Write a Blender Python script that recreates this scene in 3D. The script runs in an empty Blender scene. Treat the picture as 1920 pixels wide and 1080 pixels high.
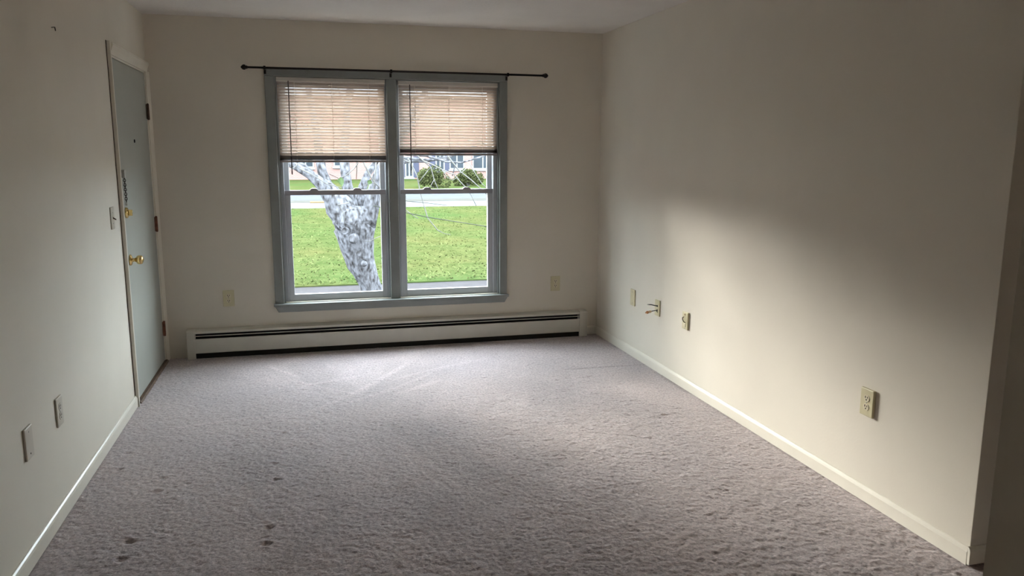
import bpy, bmesh, math, random
import numpy as np
from mathutils import Vector, Matrix

random.seed(7)
rng = np.random.default_rng(11)
S = bpy.context.scene
COL = S.collection
PI = math.pi

# ------------------------------------------------------------------ camera
CAM = Vector((1.03533, -6.05836, 1.51591))
YAW, PITCH, ROLL, FPX = math.radians(14.748), math.radians(9.895), math.radians(0.175), 1465.0
_fw = Vector((math.sin(YAW) * math.cos(PITCH), math.cos(YAW) * math.cos(PITCH), -math.sin(PITCH)))
_rt = Vector((math.cos(YAW), -math.sin(YAW), 0))
_up = _rt.cross(_fw)
_r = _rt * math.cos(ROLL) + _up * math.sin(ROLL)
_u = -_rt * math.sin(ROLL) + _up * math.cos(ROLL)
cam = bpy.data.objects.new('camera', bpy.data.cameras.new('camera'))
COL.objects.link(cam)
cam.data.sensor_width = 36
cam.data.lens = FPX * 36 / 1920
cam.data.clip_start = 0.02
cam.data.clip_end = 400
cam.matrix_world = Matrix(((_r.x, _u.x, -_fw.x, CAM.x), (_r.y, _u.y, -_fw.y, CAM.y), (_r.z, _u.z, -_fw.z, CAM.z), (0, 0, 0, 1)))
S.camera = cam

# ------------------------------------------------------------------ world, sun, exposure
world = bpy.data.worlds.new('overcast_sky')
S.world = world
world.use_nodes = True
_bg = world.node_tree.nodes['Background']
_nt = world.node_tree
SUN_AZ, SUN_EL = math.radians(28), math.radians(11)      # azimuth left of the window's outward normal
_bg.inputs[0].default_value = (0.82, 0.925, 1.0, 1)      # even cloud veil
_bg.inputs[1].default_value = 22.0
_sky = _nt.nodes.new('ShaderNodeTexSky')                 # low hazy sun glow behind the veil
_sky.sky_type = 'NISHITA'
_sky.sun_disc = False
_sky.sun_elevation = SUN_EL
_sky.sun_rotation = -SUN_AZ
_sky.air_density, _sky.dust_density, _sky.ozone_density = 0.6, 8.0, 1.0
_bg2 = _nt.nodes.new('ShaderNodeBackground')
_bg2.inputs[1].default_value = 0.25
_nt.links.new(_sky.outputs[0], _bg2.inputs[0])
_add = _nt.nodes.new('ShaderNodeAddShader')
_nt.links.new(_bg.outputs[0], _add.inputs[0]); _nt.links.new(_bg2.outputs[0], _add.inputs[1])
_nt.links.new(_add.outputs[0], _nt.nodes['World Output'].inputs[0])
sun = bpy.data.objects.new('hazy_sun', bpy.data.lights.new('hazy_sun', 'SUN'))
COL.objects.link(sun)
sun.data.energy = 8.2
sun.data.angle = math.radians(18)
sun.data.color = (1.0, 0.955, 0.90)
SUN_DIR = Vector((math.sin(SUN_AZ) * math.cos(SUN_EL), -math.cos(SUN_AZ) * math.cos(SUN_EL), -math.sin(SUN_EL)))   # the way the light travels
sun.rotation_euler = (-SUN_DIR).to_track_quat('Z', 'Y').to_euler()
S.view_settings.view_transform = 'Standard'
S.view_settings.look = 'None'
S.view_settings.exposure = 0.13
S.view_settings.gamma = 1.0
S.view_settings.use_curve_mapping = False
S.cycles.max_bounces = 16
S.cycles.diffuse_bounces = 10
S.cycles.transparent_max_bounces = 24
S.cycles.sample_clamp_indirect = 8.0
S.cycles.use_denoising = True

# ------------------------------------------------------------------ materials
def mat(name, col, rough=0.6, var=0.0, vscale=6.0, bump=0.0, bscale=60.0, metal=0.0, spec=0.35, col2=None, detail=4.0, stretch=None):
    m = bpy.data.materials.new(name)
    m.use_nodes = True
    nt = m.node_tree
    b = nt.nodes['Principled BSDF']
    b.inputs['Roughness'].default_value = rough
    b.inputs['Metallic'].default_value = metal
    b.inputs['Specular IOR Level'].default_value = spec
    b.inputs['Base Color'].default_value = (*col, 1)
    tc = nt.nodes.new('ShaderNodeTexCoord')
    src = tc.outputs['Object']
    if stretch:
        mp = nt.nodes.new('ShaderNodeMapping')
        mp.inputs['Scale'].default_value = stretch
        nt.links.new(src, mp.inputs['Vector'])
        src = mp.outputs['Vector']
    if var > 0 or col2:
        n = nt.nodes.new('ShaderNodeTexNoise')
        n.inputs['Scale'].default_value = vscale
        n.inputs['Detail'].default_value = detail
        nt.links.new(src, n.inputs['Vector'])
        r = nt.nodes.new('ShaderNodeValToRGB')
        r.color_ramp.elements[0].position = 0.32
        r.color_ramp.elements[1].position = 0.68
        if col2:
            a, c = col, col2
        else:
            a = tuple(x * (1 - var) for x in col)
            c = tuple(min(1, x * (1 + var)) for x in col)
        r.color_ramp.elements[0].color = (*a, 1)
        r.color_ramp.elements[1].color = (*c, 1)
        nt.links.new(n.outputs['Fac'], r.inputs['Fac'])
        nt.links.new(r.outputs['Color'], b.inputs['Base Color'])
    if bump > 0:
        n2 = nt.nodes.new('ShaderNodeTexNoise')
        n2.inputs['Scale'].default_value = bscale
        n2.inputs['Detail'].default_value = 3
        nt.links.new(src, n2.inputs['Vector'])
        bp = nt.nodes.new('ShaderNodeBump')
        bp.inputs['Strength'].default_value = bump
        bp.inputs['Distance'].default_value = 0.01
        nt.links.new(n2.outputs['Fac'], bp.inputs['Height'])
        nt.links.new(bp.outputs['Normal'], b.inputs['Normal'])
    return m

M = {}
M['wall'] = mat('wall_cream_paint', (0.70, 0.655, 0.565), 0.6, 0.02, 3, 0.035, 90)
M['ceiling'] = mat('ceiling_paint', (0.72, 0.685, 0.64), 0.8, 0.02, 4, 0.25, 45)
M['trim'] = mat('trim_cream_gloss', (0.78, 0.745, 0.65), 0.32, 0.03, 5, 0.03, 30, spec=0.5)
M['door'] = mat('door_pale_grey_green', (0.375, 0.39, 0.35), 0.45, 0.03, 3, 0.03, 50)
M['jamb_dark'] = mat('shadow_gap_brown', (0.10, 0.075, 0.055), 0.8, 0.2, 20)
M['bronze'] = mat('bronze_hinge', (0.10, 0.065, 0.045), 0.45, 0.25, 30, metal=0.7)
M['rust'] = mat('rusty_hinge', (0.20, 0.085, 0.05), 0.6, 0.3, 40, metal=0.4)
M['brass'] = mat('polished_brass', (0.80, 0.60, 0.26), 0.2, 0.05, 10, metal=1.0)
M['steel'] = mat('dull_steel', (0.42, 0.41, 0.37), 0.35, 0.1, 30, metal=0.9)
M['chain'] = mat('dark_chain', (0.10, 0.095, 0.085), 0.4, 0.1, 30, metal=0.8)
M['wintrim'] = mat('window_trim_grey_green', (0.235, 0.250, 0.240), 0.42, 0.05, 8, 0.04, 40)
M['sash'] = mat('sash_grey_white', (0.47, 0.495, 0.52), 0.38, 0.03, 8, 0.02, 40)
M['sash_rail'] = mat('sash_meeting_rail', (0.36, 0.35, 0.37), 0.4, 0.04, 8)
M['storm'] = mat('storm_frame_white', (0.30, 0.305, 0.31), 0.45, 0.02, 8)
M['rod'] = mat('black_rod', (0.018, 0.014, 0.013), 0.35, 0.1, 20, metal=0.4)
M['heater'] = mat('heater_enamel', (0.62, 0.60, 0.53), 0.38, 0.04, 6, 0.02, 20)
M['heater_dark'] = mat('heater_inside_shade', (0.012, 0.011, 0.010), 0.8, 0.2, 12)  # near black: shade of the slot and bottom gap put into the colour
M['fin'] = mat('heater_fin_aluminium', (0.05, 0.048, 0.045), 0.5, 0.1, 40, metal=0.6)
M['ivory'] = mat('ivory_plate', (0.60, 0.55, 0.36), 0.4, 0.03, 20)
M['almond'] = mat('almond_plate', (0.52, 0.48, 0.39), 0.28, 0.03, 20, spec=0.6)
M['receptacle'] = mat('ivory_receptacle', (0.66, 0.60, 0.44), 0.35, 0.02, 20)
M['slot'] = mat('slot_black', (0.012, 0.01, 0.009), 0.7, 0.1, 10)
M['cable'] = mat('black_cable', (0.02, 0.02, 0.02), 0.5, 0.1, 20)
M['copper'] = mat('copper_brown_connector', (0.55, 0.27, 0.12), 0.4, 0.1, 30)
M['connector'] = mat('cream_connector', (0.75, 0.60, 0.40), 0.4, 0.05, 30)
M['wand'] = mat('smoky_wand', (0.10, 0.085, 0.08), 0.25, 0.05, 20)
M['wand_tip'] = mat('clear_wand_tip', (0.7, 0.7, 0.72), 0.3, 0.02, 20)
M['rail'] = mat('blind_bottom_rail', (0.34, 0.295, 0.275), 0.5, 0.05, 20)
M['headrail'] = mat('blind_headrail', (0.60, 0.56, 0.51), 0.4, 0.03, 10)
M['cord'] = mat('blind_cord', (0.80, 0.74, 0.66), 0.7, 0.05, 60)
M['nail'] = mat('dark_nail', (0.05, 0.04, 0.03), 0.5, 0.1, 10, metal=0.5)
M['threshold'] = mat('worn_wood_threshold', (0.12, 0.075, 0.05), 0.6, 0.35, 14, 0.1, 40, stretch=(6, 1, 1))
M['brick_wall'] = None
M['foundation'] = mat('facade_siding', (0.5, 0.48, 0.45), 0.8, 0.05, 3)
M['asphalt'] = mat('pale_asphalt', (0.030, 0.033, 0.042), 0.9, 0.15, 3, 0.2, 20, spec=0.05)
M['walk'] = mat('near_walk_asphalt', (0.018, 0.0165, 0.0185), 0.9, 0.3, 5, 0.3, 12, stretch=(1, 3, 1), spec=0.05)
M['concrete'] = mat('pale_concrete', (0.047, 0.050, 0.053), 0.9, 0.05, 1.5, 0.1, 20, spec=0.05)
M['verge'] = mat('verge_gravel', (0.026, 0.026, 0.022), 0.9, 0.2, 6, spec=0.05)
M['yellow'] = mat('yellow_curb_paint', (0.10, 0.06, 0.02), 0.7, 0.1, 6)
M['bark'] = mat('lichen_bark', (0.014, 0.0125, 0.0125), 0.9, 0, 26.0, 1.0, 34, col2=(0.105, 0.108, 0.122), detail=10, stretch=(1, 1, 0.55), spec=0.05)
M['twig'] = mat('pale_twig', (0.085, 0.084, 0.080), 0.8, 0.2, 12, spec=0.05)
M['twig_dark'] = mat('dark_twig', (0.010, 0.012, 0.008), 0.8, 0.2, 12)
M['scar'] = mat('pruned_branch_wood', (0.022, 0.019, 0.017), 0.8, 0.4, 18, 0.3, 30)
M['leaf'] = mat('spring_leaf', (0.03, 0.055, 0.015), 0.6, 0.2, 12)
M['shrub'] = mat('shrub_leaf', (0.022, 0.028, 0.010), 0.8, 0, 5, col2=(0.050, 0.056, 0.022), spec=0.05)
M['roof'] = mat('grey_shingle_roof', (0.10, 0.10, 0.105), 0.9, 0.2, 3)
M['white_paint'] = mat('white_window_paint', (0.10, 0.103, 0.106), 0.6, 0.03, 6)
M['pane_far'] = mat('far_window_glass', (0.022, 0.027, 0.033), 0.25, 0.1, 1, spec=0.05)
M['shutter'] = mat('blue_shutter', (0.014, 0.016, 0.034), 0.6, 0.1, 6)
M['blade'] = mat('grass_blade', (0.040, 0.051, 0.017), 0.8, 0, 0.6, spec=0.0, col2=(0.066, 0.073, 0.030))


def mat_lawn():
    m = bpy.data.materials.new('lawn_green')
    m.use_nodes = True
    nt = m.node_tree
    b = nt.nodes['Principled BSDF']
    b.inputs['Roughness'].default_value = 0.95
    b.inputs['Specular IOR Level'].default_value = 0.0
    tc = nt.nodes.new('ShaderNodeTexCoord')
    mp = nt.nodes.new('ShaderNodeMapping')
    mp.inputs['Scale'].default_value = (1.0, 0.75, 1.0)
    nt.links.new(tc.outputs['Object'], mp.inputs['Vector'])
    n1 = nt.nodes.new('ShaderNodeTexNoise'); n1.inputs['Scale'].default_value = 3.2; n1.inputs['Detail'].default_value = 9; n1.inputs['Roughness'].default_value = 0.75
    nt.links.new(mp.outputs['Vector'], n1.inputs['Vector'])
    n2 = nt.nodes.new('ShaderNodeTexNoise'); n2.inputs['Scale'].default_value = 0.35; n2.inputs['Detail'].default_value = 3
    nt.links.new(mp.outputs['Vector'], n2.inputs['Vector'])
    r1 = nt.nodes.new('ShaderNodeValToRGB')
    r1.color_ramp.elements[0].position = 0.33; r1.color_ramp.elements[1].position = 0.70
    r1.color_ramp.elements[0].color = (0.0195, 0.0275, 0.0092, 1)
    r1.color_ramp.elements[1].color = (0.042, 0.047, 0.019, 1)
    nt.links.new(n1.outputs['Fac'], r1.inputs['Fac'])
    r2 = nt.nodes.new('ShaderNodeValToRGB')
    r2.color_ramp.elements[0].position = 0.35; r2.color_ramp.elements[1].position = 0.65
    r2.color_ramp.elements[0].color = (0.82, 1.0, 0.9, 1)
    r2.color_ramp.elements[1].color = (1.15, 1.0, 1.0, 1)
    nt.links.new(n2.outputs['Fac'], r2.inputs['Fac'])
    mx = nt.nodes.new('ShaderNodeMix'); mx.data_type = 'RGBA'; mx.blend_type = 'MULTIPLY'
    mx.inputs['Factor'].default_value = 1.0
    nt.links.new(r1.outputs['Color'], mx.inputs['A']); nt.links.new(r2.outputs['Color'], mx.inputs['B'])
    nt.links.new(mx.outputs['Result'], b.inputs['Base Color'])
    bp = nt.nodes.new('ShaderNodeBump'); bp.inputs['Strength'].default_value = 0.5; bp.inputs['Distance'].default_value = 0.05
    nt.links.new(n1.outputs['Fac'], bp.inputs['Height']); nt.links.new(bp.outputs['Normal'], b.inputs['Normal'])
    return m


def mat_brick():
    m = bpy.data.materials.new('far_red_brick')
    m.use_nodes = True
    nt = m.node_tree
    b = nt.nodes['Principled BSDF']; b.inputs['Roughness'].default_value = 0.9
    tc = nt.nodes.new('ShaderNodeTexCoord')
    mp = nt.nodes.new('ShaderNodeMapping'); mp.inputs['Rotation'].default_value = (math.radians(90), 0, 0)
    nt.links.new(tc.outputs['Object'], mp.inputs['Vector'])
    br = nt.nodes.new('ShaderNodeTexBrick')
    br.inputs['Color1'].default_value = (0.150, 0.062, 0.050, 1)
    br.inputs['Color2'].default_value = (0.105, 0.050, 0.044, 1)
    br.inputs['Mortar'].default_value = (0.17, 0.14, 0.13, 1)
    br.inputs['Scale'].default_value = 1.0
    br.inputs['Brick Width'].default_value = 0.215
    br.inputs['Row Height'].default_value = 0.075
    br.inputs['Mortar Size'].default_value = 0.01
    nt.links.new(mp.outputs['Vector'], br.inputs['Vector'])
    nt.links.new(br.outputs['Color'], b.inputs['Base Color'])
    return m


def mat_glass():
    m = bpy.data.materials.new('window_glass')
    m.use_nodes = True
    nt = m.node_tree
    nt.nodes.remove(nt.nodes['Principled BSDF'])
    out = nt.nodes['Material Output']
    t = nt.nodes.new('ShaderNodeBsdfTransparent'); t.inputs[0].default_value = (0.97, 0.98, 0.975, 1)
    g = nt.nodes.new('ShaderNodeBsdfGlossy'); g.inputs['Roughness'].default_value = 0.02
    mx = nt.nodes.new('ShaderNodeMixShader'); mx.inputs[0].default_value = 0.03
    nt.links.new(t.outputs[0], mx.inputs[1]); nt.links.new(g.outputs[0], mx.inputs[2])
    nt.links.new(mx.outputs[0], out.inputs['Surface'])
    return m


def mat_slat():
    m = bpy.data.materials.new('vinyl_slat')
    m.use_nodes = True
    nt = m.node_tree
    b = nt.nodes['Principled BSDF']; b.inputs['Roughness'].default_value = 0.45
    b.inputs['Base Color'].default_value = (0.42, 0.35, 0.30, 1)
    out = nt.nodes['Material Output']
    tr = nt.nodes.new('ShaderNodeBsdfTranslucent')
    tc = nt.nodes.new('ShaderNodeTexCoord')
    n = nt.nodes.new('ShaderNodeTexNoise'); n.inputs['Scale'].default_value = 4
    nt.links.new(tc.outputs['Object'], n.inputs['Vector'])
    r = nt.nodes.new('ShaderNodeValToRGB')
    r.color_ramp.elements[0].color = (0.80, 0.60, 0.44, 1); r.color_ramp.elements[1].color = (0.84, 0.65, 0.49, 1)
    nt.links.new(n.outputs['Fac'], r.inputs['Fac']); nt.links.new(r.outputs['Color'], tr.inputs[0])
    mx = nt.nodes.new('ShaderNodeMixShader'); mx.inputs[0].default_value = SLAT_TRANS
    nt.links.new(b.outputs[0], mx.inputs[1]); nt.links.new(tr.outputs[0], mx.inputs[2])
    nt.links.new(mx.outputs[0], out.inputs['Surface'])
    return m


def mat_carpet():
    m = bpy.data.materials.new('mauve_grey_carpet')
    m.use_nodes = True
    nt = m.node_tree
    b = nt.nodes['Principled BSDF']
    b.inputs['Roughness'].default_value = 1.0
    b.inputs['Specular IOR Level'].default_value = 0.05
    b.inputs['Sheen Weight'].default_value = 0.45
    b.inputs['Sheen Roughness'].default_value = 0.6
    tc = nt.nodes.new('ShaderNodeTexCoord')
    n1 = nt.nodes.new('ShaderNodeTexNoise'); n1.inputs['Scale'].default_value = 75; n1.inputs['Detail'].default_value = 5; n1.inputs['Roughness'].default_value = 0.7
    n2 = nt.nodes.new('ShaderNodeTexNoise'); n2.inputs['Scale'].default_value = 1.6; n2.inputs['Detail'].default_value = 4
    for n in (n1, n2):
        nt.links.new(tc.outputs['Object'], n.inputs['Vector'])
    r1 = nt.nodes.new('ShaderNodeValToRGB')
    r1.color_ramp.elements[0].position = 0.36; r1.color_ramp.elements[1].position = 0.66
    r1.color_ramp.elements[0].color = (0.252, 0.207, 0.212, 1)
    r1.color_ramp.elements[1].color = (0.600, 0.508, 0.506, 1)
    nt.links.new(n1.outputs['Fac'], r1.inputs['Fac'])
    r2 = nt.nodes.new('ShaderNodeValToRGB')
    r2.color_ramp.elements[0].position = 0.35; r2.color_ramp.elements[1].position = 0.68
    r2.color_ramp.elements[0].color = (0.88, 0.88, 0.90, 1); r2.color_ramp.elements[1].color = (1.08, 1.06, 1.04, 1)
    nt.links.new(n2.outputs['Fac'], r2.inputs['Fac'])
    mx = nt.nodes.new('ShaderNodeMix'); mx.data_type = 'RGBA'; mx.blend_type = 'MULTIPLY'; mx.inputs['Factor'].default_value = 1
    nt.links.new(r1.outputs['Color'], mx.inputs['A']); nt.links.new(r2.outputs['Color'], mx.inputs['B'])
    at = nt.nodes.new('ShaderNodeAttribute'); at.attribute_name = 'pile'
    mx2 = nt.nodes.new('ShaderNodeMix'); mx2.data_type = 'RGBA'; mx2.blend_type = 'MULTIPLY'; mx2.inputs['Factor'].default_value = 1
    nt.links.new(mx.outputs['Result'], mx2.inputs['A']); nt.links.new(at.outputs['Color'], mx2.inputs['B'])
    nt.links.new(mx2.outputs['Result'], b.inputs['Base Color'])
    bp = nt.nodes.new('ShaderNodeBump'); bp.inputs['Strength'].default_value = 0.6; bp.inputs['Distance'].default_value = 0.006
    nt.links.new(n1.outputs['Fac'], bp.inputs['Height']); nt.links.new(bp.outputs['Normal'], b.inputs['Normal'])
    return m

SLAT_TRANS = 0.035
M['lawn'] = mat_lawn(); M['brick_wall'] = mat_brick(); M['glass'] = mat_glass(); M['slat'] = mat_slat(); M['carpet'] = mat_carpet()

# ------------------------------------------------------------------ builders
def link(name, me, m, parent=None, smooth=False):
    if m is not None:
        me.materials.append(M[m] if isinstance(m, str) else m)
    if smooth:
        me.polygons.foreach_set('use_smooth', [True] * len(me.polygons))
    o = bpy.data.objects.new(name, me)
    COL.objects.link(o)
    o.parent = parent
    return o


class MB:
    """collects pieces of ONE part into one mesh"""
    def __init__(s):
        s.v, s.f = [], []

    def quadset(s, vs, fs):
        k = len(s.v); s.v += [tuple(v) for v in vs]; s.f += [tuple(i + k for i in f) for f in fs]; return s

    def box(s, a, b):
        (x0, y0, z0), (x1, y1, z1) = a, b
        return s.quadset([(x0, y0, z0), (x1, y0, z0), (x1, y1, z0), (x0, y1, z0), (x0, y0, z1), (x1, y0, z1), (x1, y1, z1), (x0, y1, z1)],
                         [(0, 3, 2, 1), (4, 5, 6, 7), (0, 1, 5, 4), (1, 2, 6, 5), (2, 3, 7, 6), (3, 0, 4, 7)])

    def prism(s, prof, p0, p1, ax):
        """profile (list of 2D points) swept along axis ax from p0 to p1; prof gives the other two axes in order"""
        n = len(prof); vs = []
        for t in (p0, p1):
            for a, b in prof:
                v = [0, 0, 0]; o = [i for i in range(3) if i != ax]; v[ax] = t; v[o[0]] = a; v[o[1]] = b; vs.append(v)
        fs = [(i, (i + 1) % n, n + (i + 1) % n, n + i) for i in range(n)] + [tuple(range(n - 1, -1, -1)), tuple(range(n, 2 * n))]
        return s.quadset(vs, fs)

    def tube(s, pts, rad, n=8, wob=0.0):
        pts = [Vector(p) for p in pts]
        rad = rad if isinstance(rad, (list, tuple)) else [rad] * len(pts)
        rings = []
        for i, p in enumerate(pts):
            t = (pts[min(i + 1, len(pts) - 1)] - pts[max(i - 1, 0)]).normalized()
            a = t.cross(Vector((0, 0, 1)))
            if a.length < 0.05: a = t.cross(Vector((1, 0, 0)))
            a.normalize(); b = t.cross(a)
            rings.append([p + (a * math.cos(2 * PI * k / n) + b * math.sin(2 * PI * k / n)) * rad[i] * (1 + wob * (random.random() - .5) * 2) for k in range(n)])
        vs = [v for r in rings for v in r]; fs = []
        for i in range(len(pts) - 1):
            for k in range(n):
                fs.append((i * n + k, i * n + (k + 1) % n, (i + 1) * n + (k + 1) % n, (i + 1) * n + k))
        fs.append(tuple(range(n - 1, -1, -1))); fs.append(tuple((len(pts) - 1) * n + k for k in range(n)))
        return s.quadset(vs, fs)

    def lathe(s, prof, o, axis, n=20):
        """prof: list of (radius, distance along axis)"""
        axis = Vector(axis).normalized(); o = Vector(o)
        a = axis.cross(Vector((0, 0, 1)))
        if a.length < .05: a = axis.cross(Vector((1, 0, 0)))
        a.normalize(); b = axis.cross(a)
        vs = [o + axis * h + (a * math.cos(2 * PI * k / n) + b * math.sin(2 * PI * k / n)) * max(r, 1e-5) for r, h in prof for k in range(n)]
        fs = [(i * n + k, i * n + (k + 1) % n, (i + 1) * n + (k + 1) % n, (i + 1) * n + k) for i in range(len(prof) - 1) for k in range(n)]
        fs.append(tuple(range(n - 1, -1, -1))); fs.append(tuple((len(prof) - 1) * n + k for k in range(n)))
        return s.quadset(vs, fs)

    def build(s, name, m, parent=None, bevel=0.0, smooth=False, seg=2):
        me = bpy.data.meshes.new(name)
        me.from_pydata(s.v, [], s.f)
        bm = bmesh.new(); bm.from_mesh(me)
        bmesh.ops.recalc_face_normals(bm, faces=bm.faces)
        if bevel > 0:
            bmesh.ops.bevel(bm, geom=[e for e in bm.edges], offset=bevel, segments=seg, profile=0.5, affect='EDGES', clamp_overlap=True)
        bm.to_mesh(me); bm.free()
        o = link(name, me, m, parent, smooth)
        return o


def tag(o, label, cat, group=None, kind=None):
    o['label'] = label; o['category'] = cat
    if group: o['group'] = group
    if kind: o['kind'] = kind
    return o


def thing(name, label, cat, loc=(0, 0, 0), rz=0.0, group=None, kind=None):
    o = bpy.data.objects.new(name, None)
    COL.objects.link(o)
    o.location = loc; o.rotation_euler = (0, 0, rz); o.empty_display_size = 0.1
    return tag(o, label, cat, group, kind)


def struct(o, label, cat):
    return tag(o, label, cat, None, 'structure')


def px(x, y, Y):
    """the point seen at pixel (x, y) of the 1920 x 1080 photograph on the vertical plane at depth Y"""
    d = _fw + _r * ((x - 960) / FPX) + _u * ((540 - y) / FPX)
    return CAM + d * ((Y - CAM.y) / d.y)

W, H = 3.37, 2.44
ZG = -0.55                        # ground outside
REAR = -7.4
# ------------------------------------------------------------------ room shell
# window opening x 0.85..2.52, z 0.385..2.05 ; door opening y -1.05..-0.07, z 0..2.05
WX0, WX1, WZ0, WZ1 = 0.848, 2.523, 0.385, 2.047
b = MB()
b.box((-0.2, 0, ZG), (WX0, 0.2, H)).box((WX1, 0, ZG), (4.0, 0.2, H)).box((5.0, 0, ZG), (5.7, 0.2, H)).box((4.0, 0, ZG), (5.0, 0.2, 1.0)).box((4.0, 0, 2.05), (5.0, 0.2, H)).box((WX0, 0, ZG), (WX1, 0.2, WZ0)).box((WX0, 0, WZ1), (WX1, 0.2, H))
struct(b.build('wall_back', 'wall'), 'cream painted far wall around the double window', 'wall')
DY0, DY1, DZ = -1.080, -0.062, 2.058
b = MB().box((-0.2, REAR, 0), (0, DY0, H)).box((-0.2, DY1, 0), (0, 0, H)).box((-0.2, DY0, DZ), (0, DY1, H))
struct(b.build('wall_left', 'wall'), 'cream painted wall with the entry door', 'wall')
YE = -3.887
struct(MB().box((W, YE, 0), (W + 0.115, 0, H)).build('wall_right', 'wall', bevel=0.002), 'cream painted wall with a slanting patch of window light', 'wall')
HX, HY = 1.65, -5.504
struct(MB().box((HX, REAR, 0), (HX + 0.12, HY, H)).build('wall_hall', 'wall'), 'dim near wall edge at the right border of the picture', 'wall')
struct(MB().box((-0.2, REAR - 0.15, 0), (5.7, REAR, H)).build('wall_rear', 'wall'), 'cream wall behind the camera', 'wall')
struct(MB().box((5.55, REAR, 0), (5.7, 0, H)).build('wall_side', 'wall'), 'cream outer wall of the neighbouring room', 'wall')
struct(MB().box((-0.2, REAR - 0.15, H), (5.7, 0.2, H + 0.2)).build('ceiling', 'ceiling'), 'off white textured ceiling', 'ceiling')

# ------------------------------------------------------------------ carpet floor
def smooth_noise(h, w, cell):
    """bilinear value noise, cell in samples"""
    gh, gw = int(h / cell) + 3, int(w / cell) + 3
    g = rng.standard_normal((gh, gw))
    yy = np.arange(h) / cell; xx = np.arange(w) / cell
    y0 = yy.astype(int); x0 = xx.astype(int)
    fy = (yy - y0)[:, None]; fx = (xx - x0)[None, :]
    fy = fy * fy * (3 - 2 * fy); fx = fx * fx * (3 - 2 * fx)
    a = g[np.ix_(y0, x0)]; bq = g[np.ix_(y0, x0 + 1)]; c = g[np.ix_(y0 + 1, x0)]; d = g[np.ix_(y0 + 1, x0 + 1)]
    return (a * (1 - fx) + bq * fx) * (1 - fy) + (c * (1 - fx) + d * fx) * fy


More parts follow.
